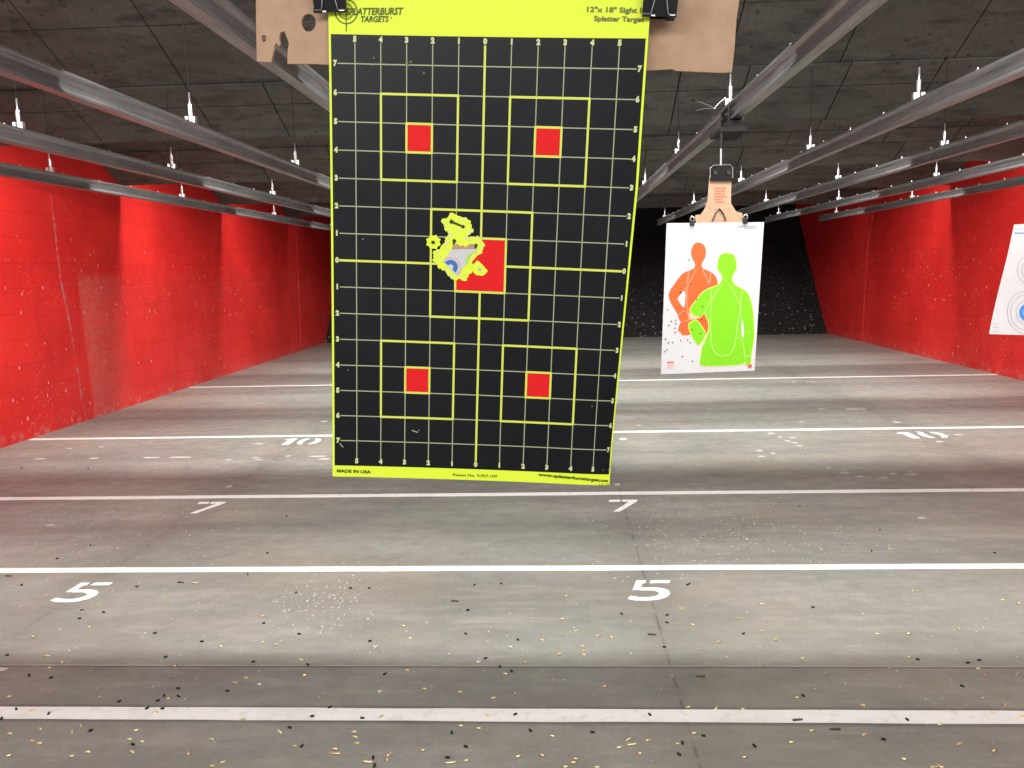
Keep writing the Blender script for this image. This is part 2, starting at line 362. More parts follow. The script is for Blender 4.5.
for q in ((386, 413, 46, 14), (695, 476, 42, 10), (600, 511, 40, 12), (125, 668, 50, 16), (200, 686, 44, 12), (320, 692, 60, 9), (365, 672, 44, 12), (455, 675, 70, 10), (42, 642, 30, 10), (165, 347, 90, 7), (10, 347, 40, 7), (215, 347, 30, 7), (490, 460, 30, 8)): fl.append((*S4(q[0], q[1]), q[2]/5.02, q[3]/5.02))
for q in ((775, 478, 50, 10), (820, 497, 34, 9), (885, 500, 50, 9), (858, 517, 36, 9), (895, 526, 36, 8), (920, 542, 44, 7), (715, 567, 40, 9), (785, 580, 30, 9), (725, 597, 44, 9), (930, 420, 34, 9), (890, 215, 30, 6), (960, 214, 24, 6), (990, 215, 30, 6), (100, 437, 30, 8)): fl.append((*S5(q[0], q[1]), q[2]/5.12, q[3]/5.12))
fl += [(0, 669.5, 18, 6.5), (617, 484.5, 8, 4), (623, 439, 12, 4), (922, 518, 9, 2.5)]
for i, q in enumerate(fl): fleck(*q, i)
tag(b.build('paint_flecks'), 'worn flecks of white paint left on the concrete floor', 'paint flecks', kind='stuff')
# paper debris
b = MB(); rnd = random.Random(5)
for i in range(1500):
    k = rnd.random()
    if k < .30: px, py = rnd.gauss(720, 70), rnd.gauss(530, 22)
    elif k < .5: px, py = rnd.gauss(110, 90), rnd.gauss(505, 30)
    elif k < .62: px, py = rnd.gauss(330, 30), rnd.gauss(605, 18)
    elif k < .8: px, py = rnd.uniform(0, 1024), rnd.uniform(395, 480)
    else: px, py = rnd.uniform(0, 1024), rnd.uniform(480, 700)
    if py < 350 or py > 765: continue
    c = at_z(px, py, 0)
    if not (XL+.1 < c[0] < XR-.1 and c[1] < 22): continue
    s = rnd.uniform(.002, .0055)*(1.0 if c[1] < 5 else 1.25); a = rnd.uniform(0, PI)
    vs = [(c[0]+math.cos(a+j*PI/2+rnd.uniform(-.4, .4))*s, c[1]+math.sin(a+j*PI/2)*s*1.4, .001+rnd.uniform(0, .003)) for j in range(4)]
    b.add(vs, [(0, 1, 2, 3)], M['flake'])
tag(b.build('paper_debris'), 'tiny white flakes of target paper scattered over the range floor', 'debris', kind='stuff')

# ------------------------------------------------------------------ rails
X0, LANE, RZ = -.0383, 1.166, 2.81
RY0, RY1 = -1.2, 19.2
prof = [(-.030, 0), (.030, 0), (.030, .012), (.026, .018), (.012, .026), (.009, .034), (.009, .074), (.012, .082), (.026, .092), (.030, .098), (.030, .110), (-.030, .110), (-.030, .098), (-.026, .092), (-.012, .082), (-.009, .074), (-.009, .034), (-.012, .026), (-.026, .018), (-.030, .012)]
HY = [-.6, 2.05, 5.65, 7.93, 10.78, 14.35, 18.1]
def make_rail(label):
    root = empty('target_rail', (0, 0, 0)); tag(root, label, 'overhead rail', 'overhead target rails')
    segs = [RY0]+HY[1:]+[RY1]
    for y0, y1 in zip(segs[:-1], segs[1:]):
        b = MB(); n = len(prof); vs = [(x, y, RZ+z) for y in (y0+.002, y1-.002) for x, z in prof]
        b.add(vs, [(k, (k+1) % n, n+(k+1) % n, n+k) for k in range(n)]+[tuple(range(n)), tuple(range(n, 2*n))], M['alu'])
        b.build('rail_section', root)
    b = MB(); b.tube([(0, 0, 0), (0, 0, .006)], .011, M['zinc'], 6); b.tube([(0, 0, .006), (0, 0, .018)], .005, M['zinc'], 6)
    bolt = None; y = 4.2-.66*6
    first = b.build('bolt', root); k = 0
    while y < RY1:
        o = first if k == 0 else first.copy()
        if k: C.objects.link(o); o.parent = root
        o.location = (-.014, y, RZ+.110); y += .66; k += 1
    def hang(parent):
        b = MB(); b.tube([(0, 0, .03), (0, 0, .195)], .006, M['zinc'], 8); o = b.build('hanger_rod', parent, True)
        b = MB(); b.tube([(0, 0, .195), (0, 0, .9)], .0022, M['gap'], 6); b.build('upper_rod', o)
        b = MB(); b.tube([(0, 0, .055), (0, 0, .12)], .0135, M['zinc'], 6); b.build('coupling_nut', o)
        b = MB(); b.box((-.034, -.018, .0), (.034, .018, .010), M['zinc']); b.box((-.034, -.016, .012), (-.014, .016, .042), M['zinc']); b.box((.014, -.016, .012), (.034, .016, .042), M['zinc'])
        b.tube([(0, 0, .01), (0, 0, .055)], .011, M['zinc'], 6); b.build('clamp', o)
        return o
    def top_at(y):
        for bb in BAF:
            if y < bb and bb-y < 2.7: return BZ+(bb-y)*SL+.0
        return 4.4
    h0 = hang(root)
    for k, y in enumerate(HY):
        h = h0 if k == 0 else copy_tree(h0, root)
        h.location = (0, y, RZ+.110)
        top = min(top_at(y), 4.8)
        for c in h.children:
            if c.name.startswith('upper_rod'): kk = (top-RZ-.110-.195)/.705; c.location = (0, 0, .195-.195*kk); c.scale = (1, 1, kk)
    return root
lab = {-4: 'dark overhead rail nearest the left red wall', -3: 'overhead rail second from the left red wall, crossing the top of the wall',
       -2: 'long overhead rail third from the left wall, in front of the dark ceiling', -1: 'bright silver overhead rail that passes behind the torn cardboard',
       0: 'overhead rail above the big black and yellow target', 1: 'overhead rail carrying the white silhouette target', 2: 'overhead rail next right of the one carrying the silhouette target',
       3: 'overhead rail third from the right wall, above the bullseye target at the right edge', 4: 'overhead rail second from the right red wall', 5: 'overhead rail nearest the right red wall'}
rail0 = None
for k in range(-4, 6):
    r = make_rail(lab[k]) if rail0 is None else copy_tree(rail0)
    if rail0 is None: rail0 = r
    r['label'] = lab[k]; r.location = (X0+LANE*k, 0, 0)

# carriers
def make_carrier():
    root = empty('target_carrier', (0, 0, 0))
    b = MB(); b.box((-.052, -.12, RZ-.10), (.052, .12, RZ-.006), M['gap']); bevel(b.build('body', root), .008)
    for s in (-1, 1):
        b = MB(); b.box((s*.036 if s > 0 else -.050, -.11, RZ-.02), (.050 if s > 0 else -.036, .11, RZ+.075), M['black']); bevel(b.build('side_plate', root), .004)
        for yy in (-.07, .07):
            b = MB(); b.tube([(s*.050, yy, RZ+.03), (s*.058, yy, RZ+.03)], .014, M['rod'], 12); b.build('wheel', root)
    return root
def place_carrier(o, lane, y, label): o.location = (X0+LANE*lane, y, 0); tag(o, label, 'target carrier', 'target carriers on the rails')
car = make_carrier(); place_carrier(car, 1, 5.58, 'black carrier hanging under the rail above the silhouette target')
c2 = copy_tree(car); place_carrier(c2, 0, .98, 'black carrier above the big black and yellow target')
c3 = copy_tree(car); place_carrier(c3, 3, 6.25, 'black carrier above the bullseye target at the right edge')
# loose wires at the carrier
b = MB()
Pn = lambda x, y: tuple(at_y(x, y, 5.62))
b.tube([Pn(715, 108), Pn(709, 105.5), (Pn(703, 103)), Pn(697, 101.5)], .0007, M['zinc'], 5); b.tube([Pn(715, 108), Pn(708, 108.3), Pn(702, 109), Pn(696, 110.5)], .0007, M['zinc'], 5)
b.tube([Pn(714, 109), Pn(718, 104), Pn(723, 100), Pn(726, 97)], .0025, M['zinc'], 6)
tag(b.build('loose_wire'), 'thin loose wire ends sticking out beside the carrier above the silhouette target', 'wire')

# ------------------------------------------------------------------ big target
def R3(r):
    th = np.linalg.norm(r); k = np.array(r)/th; K = np.array([[0, -k[2], k[1]], [k[2], 0, -k[0]], [-k[1], k[0], 0]])
    return np.eye(3)+np.sin(th)*K+(1-np.cos(th))*K@K
T1C = np.array([-.0754, .8691, 1.928]); T1R = R3((.1051, .0608, -.0222)); SV = 1.07; IN = .0254
BA, BB, BC = -.174, -.05, -.243
def t1(u, v, h=0.):     # inches on the sheet -> world; h = lift towards the viewer (m)
    U, V = u*IN, v*IN*SV; y = BA*U*U+BB*V*V+BC*U*V
    if u > 4 and v < 3:      # the lower right edge curls away
        sv = min(1, (3-v)/10); e = (u-4)/2; U -= .33*IN*sv*e**2.5; y += .12*IN*sv*e*e
    return T1R @ np.array([U, y-h, V])+T1C
def t1uv(px, py):
    u = v = 0.
    for _ in range(12):
        e = proj(t1(u, v))-(px, py); J = np.array([(proj(t1(u+.01, v))-proj(t1(u, v)))/.01, (proj(t1(u, v+.01))-proj(t1(u, v)))/.01]).T
        s = np.linalg.solve(J, -e); u += s[0]; v += s[1]
    return u, v
b = MB()
TOP, BOT, WE = 9.45, -8.48, 6.02
L1, L2, L3_, L4, L5 = .0004, .0007, .0010, .0013, .0016
def grid(u0, u1, v0, v1, h, m, nu=None, nv=None):
    nu = nu or max(1, round(abs(u1-u0))); nv = nv or max(1, round(abs(v1-v0)))
    vs = [t1(u0+(u1-u0)*i/nu, v0+(v1-v0)*j/nv, h) for j in range(nv+1) for i in range(nu+1)]
    b.add(vs, [(j*(nu+1)+i, j*(nu+1)+i+1, (j+1)*(nu+1)+i+1, (j+1)*(nu+1)+i) for j in range(nv) for i in range(nu)], m)
grid(-WE, WE, BOT, TOP, 0, M['yellow'], 48, 36); grid(-WE, WE, BOT, TOP, -.0006, M['white'], 48, 18)
for (a, c, e, f2) in ((-WE, -WE, BOT, TOP), (WE, WE, BOT, TOP)):
    vs = []; n = 18
    for k in range(n+1):
        v = e+(f2-e)*k/n; vs += [t1(a, v, 0), t1(a, v, -.0006)]
    b.add(vs, [(2*k, 2*k+1, 2*k+3, 2*k+2) for k in range(n)], M['yellow'])
grid(-5.93, 5.93, -8.02, 7.98, L1, M['bprint'], 48, 32)
# thin grid lines
tw, yw = .02, .042
for u in range(-5, 6):
    if u: grid(u-tw, u+tw, -7.7, 7.7, L2, M['thin'], 1, 32)
for v in range(-7, 8):
    if v: grid(-5.68, 5.68, v-tw, v+tw, L2, M['thin'], 48, 1)
def yl(u0, v0, u1, v1, w=yw):
    if u0 == u1: grid(u0-w, u0+w, min(v0, v1)-w, max(v0, v1)+w, L3_, M['yline'], 1, max(1, int(abs(v1-v0)*2)))
    else: grid(min(u0, u1)-w, max(u0, u1)+w, v0-w, v0+w, L3_, M['yline'], max(1, int(abs(u1-u0)*4)), 1)
yl(0, -7.65, 0, 7.65); yl(-5.65, 0, 5.65, 0)
def rect(u0, v0, u1, v1, w=yw):
    yl(u0, v0, u1, v0, w); yl(u0, v1, u1, v1, w); yl(u0, v0, u0, v1, w); yl(u1, v0, u1, v1, w)
for (cu, cv) in ((-2.5, 4.5), (2.5, 4.5), (-2.5, -4.5), (2.5, -4.5)):
    rect(cu-1.5, cv-1.5, cu+1.5, cv+1.5); rect(cu-.5, cv-.5, cu+.5, cv+.5); grid(cu-.455, cu+.455, cv-.455, cv+.455, L4, M['red'], 2, 2)
rect(-2, -2, 2, 2); rect(-1, -1, 1, 1); grid(-.955, .955, -.955, .955, L4, M['red'], 4, 4)
def put(vsfs, m, h=L3_, du=0, dv=0):
    vs, fs = vsfs; b.add([t1(x+du, y+dv, h) for x, y in vs], fs, m)
for k in range(-5, 6):
    for vv in (7.82, -7.82): put(text2d(str(abs(k)), .25, bold=.02), M['tick'], L3_, k, vv)
for k in range(-7, 8):
    for uu in (-5.78, 5.78): put(text2d(str(abs(k)), .25, bold=.02), M['tick'], L3_, uu, k)
def ptext(body, ax, ay, bx, by, hpx, m, **kw):
    """text between two sheet points given as photo positions of its left and right ends"""
    a = np.array(t1uv(ax, ay)); c = np.array(t1uv(bx, by)); h = hpx/28.
    vs, fs = fit_text(body, 0, 1, 0, 1, **kw); L = c-a; nrm = np.array([-L[1], L[0]])/np.hypot(*L)
    vs = [tuple(a+L*x+nrm*h*y) for x, y in vs]; put((vs, fs), m, L2)
ptext('SPLATTERBURST', 346, 11.6, 403.5, 11.2, 6.8, M['ink'], shear=.22, bold=.03)
ptext('TARGETS', 361, 19.2, 389, 19, 5.8, M['ink'], shear=.22, bold=.03)
ptext('®', 390.5, 18, 392.5, 18, 2.2, M['ink'])
ptext('12"x 18" Sight In', 587, 10, 646, 11.3, 6.5, M['inkgrey'], bold=.032)
ptext('Splatter Target', 594, 19.2, 644, 20.3, 6.2, M['inkgrey'], bold=.032)
ptext('MADE IN USA', 337, 470.6, 371, 471.8, 3.8, M['inkdark'], bold=.035)
ptext('Patent No. 9,957,100', 453, 474.8, 497, 476.3, 3.6, M['ink'], bold=.015)
ptext('www.splatterbursttargets.com', 538.5, 474.6, 608, 481, 4.8, M['inkdark'], shear=.15, bold=.035)
ptext('12 18', 599.5, 484, 609, 484.8, 2.6, M['ink'])
# cross-hair emblem
cu, cv = t1uv(346.2, 11.5)
def ring(cu, cv, r, w, m, h, a0=0, a1=2*PI, n=40):
    vs = []
    for k in range(n+1):
        a = a0+(a1-a0)*k/n
        for rr in (r-w, r+w): vs.append(t1(cu+rr*math.cos(a), cv+rr*math.sin(a)/SV, h))
    b.add(vs, [(2*k, 2*k+1, 2*k+3, 2*k+2) for k in range(n)], m)
ring(cu, cv, .43, .02, M['ink'], L2); ring(cu, cv, .27, .015, M['ink'], L2)
grid(cu-.018, cu+.018, cv-.66, cv-.1, L2, M['ink'], 1, 1); grid(cu-.018, cu+.018, cv+.1, cv+.66, L2, M['ink'], 1, 1); grid(cu-.66, cu-.1, cv-.018, cv+.018, L2, M['ink'], 1, 1)
# splatter marks round the bullet holes
Q = lambda x, y: t1uv(420+x/7.68, 200+y/7.68)
def qpoly(pts, m, h, wob=0):
    rnd = random.Random(len(pts)); P = []
    for i, p in enumerate(pts):
        q = pts[(i+1) % len(pts)]; P.append(p)
        if wob:
            dx, dy = q[0]-p[0], q[1]-p[1]; L = math.hypot(dx, dy); n = max(1, int(L/16))
            for k in range(1, n): P.append((p[0]+dx*k/n-dy/L*rnd.uniform(-wob, wob), p[1]+dy*k/n+dx/L*rnd.uniform(-wob, wob)))
    b.add([t1(*Q(x, y), h) for x, y in P], [tuple(range(len(P)))], m)
def qdisc(x, y, r, m, h, n=12, star=0, ry=None):
    ry = ry or r
    pts = [(x+math.cos(2*PI*k/n)*(r+(star if k % 2 else 0)), y+math.sin(2*PI*k/n)*(ry+(star if k % 2 else 0))) for k in range(n)]
    b.add([t1(*Q(*p), h) for p in pts], [tuple(range(n))], m)
main = [(240, 98), (262, 112), (300, 130), (350, 133), (378, 160), (400, 225), (358, 262), (348, 290), (400, 288), (450, 285), (470, 310), (492, 345), (472, 400), (430, 432), (395, 470), (398, 510), (400, 540), (385, 560), (350, 618), (310, 600), (270, 615), (225, 580), (205, 545), (145, 515), (135, 490), (105, 465), (110, 405), (155, 385), (180, 345), (200, 330), (205, 290), (245, 255), (200, 215), (195, 185), (180, 150), (215, 140)]
qpoly(main, M['yellow'], L5, 4); qpoly([(440, 462), (475, 490), (522, 545), (480, 582), (440, 578), (405, 548), (405, 500)], M['yellow'], L5+.0001, 4)
M['pale'] = mat('pale_yellow_burst', (.80, .86, .22), .6)
rs = random.Random(3)
for i, p in enumerate(main):
    q = main[(i+1) % len(main)]
    for t in (0, .5):
        x, y = p[0]+(q[0]-p[0])*t, p[1]+(q[1]-p[1])*t; cx_, cy_ = 300, 350
        qdisc(x+(cx_-x)*.05+rs.uniform(-3, 3), y+(cy_-y)*.05+rs.uniform(-3, 3), rs.uniform(11, 17), M['yellow'] if rs.random() < .6 else M['pale'], L5+.0002+.00001*i, 10, rs.uniform(2, 6))
for x, y, r in ((300, 160, 9), (350, 190, 10), (230, 190, 8), (300, 235, 12), (235, 290, 9), (150, 430, 12), (170, 470, 10), (215, 370, 10), (380, 310, 9), (455, 330, 9), (360, 555, 10), (320, 585, 8), (250, 590, 8), (450, 505, 12), (480, 545, 10), (405, 440, 8)): qdisc(x, y, r, M['pale'], L5+.00055, 9, 4)
qdisc(105, 322, 48, M['yellow'], L5, 16, 12)
qpoly([(183, 470), (205, 430), (232, 398), (250, 374), (430, 370), (440, 398), (408, 404), (378, 440), (352, 498), (330, 515), (312, 556), (285, 582), (262, 560)], M['white'], L5+.0008, 2)
qpoly([(245, 377), (258, 345), (290, 335), (310, 355), (335, 345), (352, 362), (385, 335), (420, 340), (428, 374)], M['card'], L5+.0010, 2)
def qring(x, y, r0_, r1_, a0, a1, m, h, n=24):
    vs = []
    for k in range(n+1):
        a = a0+(a1-a0)*k/n
        for rr in (r0_, r1_): vs.append(t1(*Q(x+rr*math.cos(a), y-rr*math.sin(a)), h))
    b.add(vs, [(2*k, 2*k+1, 2*k+3, 2*k+2) for k in range(n)], m)
qring(238, 512, 70, 77, -.9, 2.4, M['pink'], L5+.0013)
qring(238, 512, 22, 55, -.9, 2.5, M['blue'], L5+.0013)
qpoly([(345, 470), (385, 395), (395, 410), (362, 490)], M['lgreen'], L5+.0013)
for (x, y, r) in ((245, 165, 15), (333, 203, 13), (266, 312, 14), (262, 332, 9), (432, 345, 12), (430, 362, 9), (104, 323, 14)): qdisc(x, y, r, M['hole'], L5+.0015, 10)
qpoly([(245, 158), (290, 176), (335, 196), (333, 208), (285, 190), (243, 174)], M['hole'], L5+.0015)
qdisc(460, 530, 9, M['lblue'], L5+.0015, 8); qdisc(340, 570, 5, M['lgreen'], L5+.0015, 8)
# small pits
for (px, py, r) in ((374, 58, .9), (372.5, 65, 1), (407, 63, 1.6), (411, 62, 1.2), (408, 65.5, 1.4), (424, 73, 1), (363, 239, .9), (419, 430, .9), (592, 406, .8), (603.5, 470, .8), (348, 370, .8)):
    u, v = t1uv(px, py); n = 8; b.add([t1(u+math.cos(2*PI*k/n)*r/26, v+math.sin(2*PI*k/n)*r/28, L3_) for k in range(n)], [tuple(range(n))], M['inkgrey'])
for pts in (((343.5, 447), (340, 443)), ((608.5, 470), (612.8, 461)), ((412, 430), (418, 432))):
    (ax, ay), (bx, by) = pts; a = np.array(t1uv(ax, ay)); c = np.array(t1uv(bx, by)); L = c-a; nn = np.array([-L[1], L[0]])/np.hypot(*L)*.02
    b.add([t1(*(a-nn), L4), t1(*(a+nn), L4), t1(*(c+nn), L4), t1(*(c-nn), L4)], [(0, 1, 2, 3)], M['thin'])
o = b.build('paper_target', loc=tuple(T1C)); tag(o, 'large black and yellow grid target with red squares hanging close to the camera', 'paper target')

# cardboard behind it (real holes)
def card(name, splines, T, mat_, thick, label, cat):
    cu = bpy.data.curves.new(name, 'CURVE'); cu.dimensions = '2D'; cu.fill_mode = 'BOTH'; cu.extrude = thick/2
    for pts in splines:
        s = cu.splines.new('POLY'); s.points.add(len(pts)-1); s.use_cyclic_u = True
        for i, p in enumerate(pts): s.points[i].co = (p[0], p[1], 0, 1)
    ob = bpy.data.objects.new(name, cu); C.objects.link(ob); bpy.context.view_layer.update()
    me = bpy.data.meshes.new_from_object(ob.evaluated_get(bpy.context.evaluated_depsgraph_get()))
    bpy.data.objects.remove(ob); me.name = name
    for v in me.vertices: v.co = T(v.co.x, v.co.y, v.co.z)
    me.materials.clear(); me.materials.append(mat_)
    o = bpy.data.objects.new(name, me); C.objects.link(o); c = sum((v.co for v in me.vertices), Vector())/len(me.vertices)
    me.transform(Matrix.Translation(-c)); o.location = c; return tag(o, label, cat)
def t1m(U, V, n): # metres in the plane of the sheet, n towards viewer
    return Vector(T1R @ np.array([U, .009-n, V])+T1C)
def plane_uv(px, py, off=.009):
    # intersection with the card plane
    nrm = T1R @ np.array([0, 1, 0]); p0 = T1C+nrm*off; d = ray(px, py); t = (p0-CAM) @ nrm/(d @ nrm); q = T1R.T @ (CAM+d*t-T1C); return q[0], q[2]
top = 9.75*IN*SV
BL = plane_uv(257.5, 61.5); BR = plane_uv(731.5, 72.5); TRc = plane_uv(739.5, 0); TLc = plane_uv(256.5, 0)
ex = lambda a, c: (a[0]+(c[0]-a[0])*(top-a[1])/(c[1]-a[1]), top)
TR2, TL2 = ex(BR, TRc), ex(BL, TLc)
cxm = (TR2[0]+TL2[0])/2
outl = [BL]+[plane_uv(x, y) for x, y in ((272, 62.6), (273.5, 53), (275, 46.5), (277, 43), (279, 46.5), (281, 44.5), (279.5, 38), (281, 32.5), (285, 31.5), (287.3, 37), (289.6, 44), (288.3, 50), (288, 64), (310, 64), (330, 64.8), (650, 70.5), (672, 69.2), (676, 71), (720, 73))]+[BR, plane_uv(734.5, 45), plane_uv(736, 20), TR2, (cxm+.10, top), (cxm+.055, top+.06), (cxm+.05, top+.30), (cxm-.05, top+.30), (cxm-.055, top+.06), (cxm-.10, top), TL2, plane_uv(257, 30)]
h1 = [plane_uv(309+7.4*math.cos(a), 23+9*math.sin(a)) for a in [2*PI*k/20 for k in range(20)]]
S6 = lambda x, y: plane_uv(240+x/8.53, y/8.53)
h2 = [S6(*p) for p in ((340, 285), (365, 268), (392, 285), (398, 320), (415, 350), (425, 395), (410, 425), (385, 418), (350, 405), (330, 385), (345, 365), (340, 330))]
h3 = [S6(*p) for p in ((190, 305), (215, 298), (232, 318), (228, 350), (205, 366), (190, 352))]
h4 = [S6(*p) for p in ((290, 385), (310, 378), (322, 400), (318, 430), (305, 470), (290, 490), (284, 440), (296, 415))]
card('cardboard_backer', [outl, h1, h3], t1m, M['card'], .004, 'brown corrugated cardboard with torn holes behind the big black and yellow target', 'cardboard')
# cross bar clamp joining cardboard stem and carrier
tc = t1m(cxm, top+.28, 0)
b = MB(); b.box((tc.x-.055, tc.y-.02, tc.z-.03), (tc.x+.055, tc.y+.02, tc.z+.05), M['black']); b.tube([(tc.x, tc.y, tc.z+.05), (X0, .98, 2.72)], .008, M['zinc'], 8)
tag(b.build('hanger_clamp'), 'black clamp on a rod above the frame, gripping the big target cardboard', 'clamp')

# binder clips
def binder_clip(xl, xr, yb, label, dep=-.003):
    a = plane_uv(xl, yb[0], dep-.003); c = plane_uv(xr, yb[1], dep-.003)
    W = c[0]-a[0]; ang = math.atan2(c[1]-a[1], W); root = empty('binder_clip', tuple(T1R @ np.array([(a[0]+c[0])/2, dep, (a[1]+c[1])/2])+T1C))
    root.rotation_mode = 'QUATERNION'; root.rotation_quaternion = (Matrix(T1R.tolist()) @ Matrix.Rotation(-ang, 3, 'Y')).to_quaternion()
    tag(root, label, 'binder clip', 'binder clips on the big target')
    b = MB(); H = .026; t = .0012
    # front leaf with rolled lip, spine, rear leaf
    n = 10
    pr = [(-.0015, 0), (-.010, H), (.019, H), (.013, 0)]
    b.add([(s*W/2, y, z) for s in (-1, 1) for y, z in pr]+[(s*W/2, y+(t if y < 0 else -t), z-(t if z > 0 else 0)) for s in (-1, 1) for y, z in pr],
          [(0, 1, 5, 4), (1, 2, 6, 5), (2, 3, 7, 6), (8, 12, 13, 9), (9, 13, 14, 10), (10, 14, 15, 11), (0, 8, 9, 1), (1, 9, 10, 2), (2, 10, 11, 3), (4, 5, 13, 12), (5, 6, 14, 13), (6, 7, 15, 14), (0, 4, 12, 8), (3, 11, 15, 7)], M['black'])
    for (s0, s1) in ((-.5, -.24), (.24, .5)):
        b.tube([(s0*W, -.0032, .001), (s1*W, -.0032, .001)], .0022, M['black'], 10)
        b.tube([(s0*W, .0145, .001), (s1*W, .0145, .001)], .0022, M['black'], 10)
    b.build('body', root)
    for yy, sgn in ((-.0045, 1), (.016, -1)):
        b = MB(); pts = [(-.26*W, yy, .001), (-.22*W, yy-sgn*.001, .006), (-.12*W, yy-sgn*.006, .022), (-.10*W, yy-sgn*.010, .040), (-.05*W, yy-sgn*.011, .046), (.05*W, yy-sgn*.011, .046), (.10*W, yy-sgn*.010, .040), (.12*W, yy-sgn*.006, .022), (.22*W, yy-sgn*.001, .006), (.26*W, yy, .001)]
        b.tube(pts, .0006, M['zinc'], 6); tag(b.build('handle', root, True), 'silver wire handle')
    b = MB(); b.box((-.235*W, -.004, -.0004), (-.12*W, -.0022, .0008), M['zinc']); b.box((.30*W, -.0058, .0002), (.45*W, -.005, .001), M['zinc']); b.build('lip_glint', root).name = 'lip_glint_strip'  # glints on the rolled lips, put in as zinc strips
    return root
binder_clip(314, 346.5, (12, 11.5), 'black binder clip at the top left corner of the big target')
binder_clip(642, 676.5, (15.5, 16.5), 'black binder clip at the top right corner of the big target', -.0185)

# ------------------------------------------------------------------ generic printed sheet from 4 world corners
class Sheet:
    def __init__(s, TL, TR, BL, BR, bulge=0.):
        s.c = [np.array(q) for q in (TL, TR, BL, BR)]; s.b = bulge
        n = np.cross(s.c[1]-s.c[0], s.c[2]-s.c[0]); n /= np.linalg.norm(n)
        if n[1] > 0: n = -n
        s.n = n; s.mb = MB()
    def P(s, u, v, h=0.):   # u right, v down in 0..1
        TL, TR, BL, BR = s.c; p = (TL*(1-u)+TR*u)*(1-v)+(BL*(1-u)+BR*u)*v
        return p+s.n*(h+s.b*math.sin(PI*min(max(u, 0), 1))+s.b*.4*math.sin(2*PI*v))
    def base(s, m, nu=8, nv=12):
        for h in (0, -.0008):
            vs = [s.P(i/nu, j/nv, h) for j in range(nv+1) for i in range(nu+1)]
            s.mb.add(vs, [(j*(nu+1)+i, j*(nu+1)+i+1, (j+1)*(nu+1)+i+1, (j+1)*(nu+1)+i) for j in range(nv) for i in range(nu)], m)
    def poly(s, uv, m, h): s.mb.add([s.P(u, v, h) for u, v in uv], [tuple(range(len(uv)))], m)
    def strip(s, uv, w, m, h, asp=1.5, closed=False):
        pts = [np.array((u, v*asp)) for u, v in uv]
        if closed: pts.append(pts[0])
        vs = []
        for i, p in enumerate(pts):
            t = pts[min(i+1, len(pts)-1)]-pts[max(i-1, 0)]; 
            if closed and i in (0, len(pts)-1): t = pts[1]-pts[-2]
            t = t/(np.linalg.norm(t)+1e-9); nn = np.array((-t[1], t[0]))*w/2
            for q in (p-nn, p+nn): vs.append(s.P(q[0], q[1]/asp, h))
        s.mb.add(vs, [(2*i, 2*i+1, 2*i+3, 2*i+2) for i in range(len(pts)-1)], m)
    def text(s, body, u0, u1, v, hh, m, h, **kw):
        vs, fs = fit_text(body, u0, u1, 0, hh, **kw); s.mb.add([s.P(x, v-y, h) for x, y in vs], fs, m)

# silhouette target
T2C = np.array([.9502, 5.2451, 1.7156]); T2R = R3((.1001, .014, .2065)); w2, h2_ = .305, .457
cr = [T2R @ np.array([sx*w2, 0, sz*h2_])+T2C for sx, sz in ((-1, 1), (1, 1), (-1, -1), (1, -1))]
S = Sheet(*cr); S.base(M['white'])
CR = np.array([(115, 60), (526, 48), (90, 698), (488, 690)], float)
def inv(x, y):
    u = v = .5
    for _ in range(10):
        p = (CR[0]*(1-u)+CR[1]*u)*(1-v)+(CR[2]*(1-u)+CR[3]*u)*v; e = p-(x, y)
        Ju = (CR[1]-CR[0])*(1-v)+(CR[3]-CR[2])*v; Jv = (CR[2]-CR[0])*(1-u)+(CR[3]-CR[1])*u
        s = np.linalg.solve(np.array([Ju, Jv]).T, -e); u += s[0]; v += s[1]
    return u, v
def sm(pts, it=2):
    for _ in range(it):
        o = []
        for i, p in enumerate(pts):
            q = pts[(i+1) % len(pts)]; o += [(p[0]*.75+q[0]*.25, p[1]*.75+q[1]*.25), (p[0]*.25+q[0]*.75, p[1]*.25+q[1]*.75)]
        pts = o
    return pts
I = lambda pts: [inv(*p) for p in pts]
orange = [(248, 135), (228, 142), (217, 165), (216, 188), (222, 205), (231, 217), (235, 235), (226, 247), (200, 257), (183, 264), (165, 284), (146, 312), (130, 334), (122, 356), (127, 380), (142, 408), (162, 440), (166, 462), (176, 472), (168, 482), (163, 500), (164, 514), (175, 516), (175, 529), (214, 529), (222, 515), (240, 500), (262, 520), (275, 540), (286, 530), (300, 470), (325, 400), (330, 310), (326, 286), (312, 266), (290, 254), (268, 246), (261, 236), (262, 220), (272, 208), (278, 192), (280, 170), (272, 146)]
S.poly(I(sm(orange, 1)), M['orange'], .0008)
S.poly(I(sm([(188, 335), (172, 355), (158, 372), (166, 385), (178, 405), (190, 410), (192, 380), (194, 350)], 1)), M['white'], .0012)
green = [(368, 178), (344, 183), (332, 202), (330, 222), (326, 236), (332, 254), (341, 262), (350, 284), (346, 300), (325, 318), (290, 330), (262, 346), (240, 378), (218, 405), (210, 424), (226, 440), (247, 458), (262, 442), (272, 432), (283, 452), (292, 482), (292, 506), (282, 530), (266, 572), (258, 612), (252, 652), (260, 664), (300, 666), (440, 664), (446, 640), (450, 664), (462, 664), (472, 655), (473, 630), (476, 600), (484, 560), (486, 520), (484, 470), (479, 420), (471, 380), (456, 345), (434, 330), (406, 318), (390, 298), (391, 276), (400, 260), (409, 246), (409, 226), (404, 198), (394, 184)]
gp = I(sm(green, 1)); S.poly(gp, M['green'], .0016); S.strip(gp, .012, M['lyellow'], .0014, closed=True)
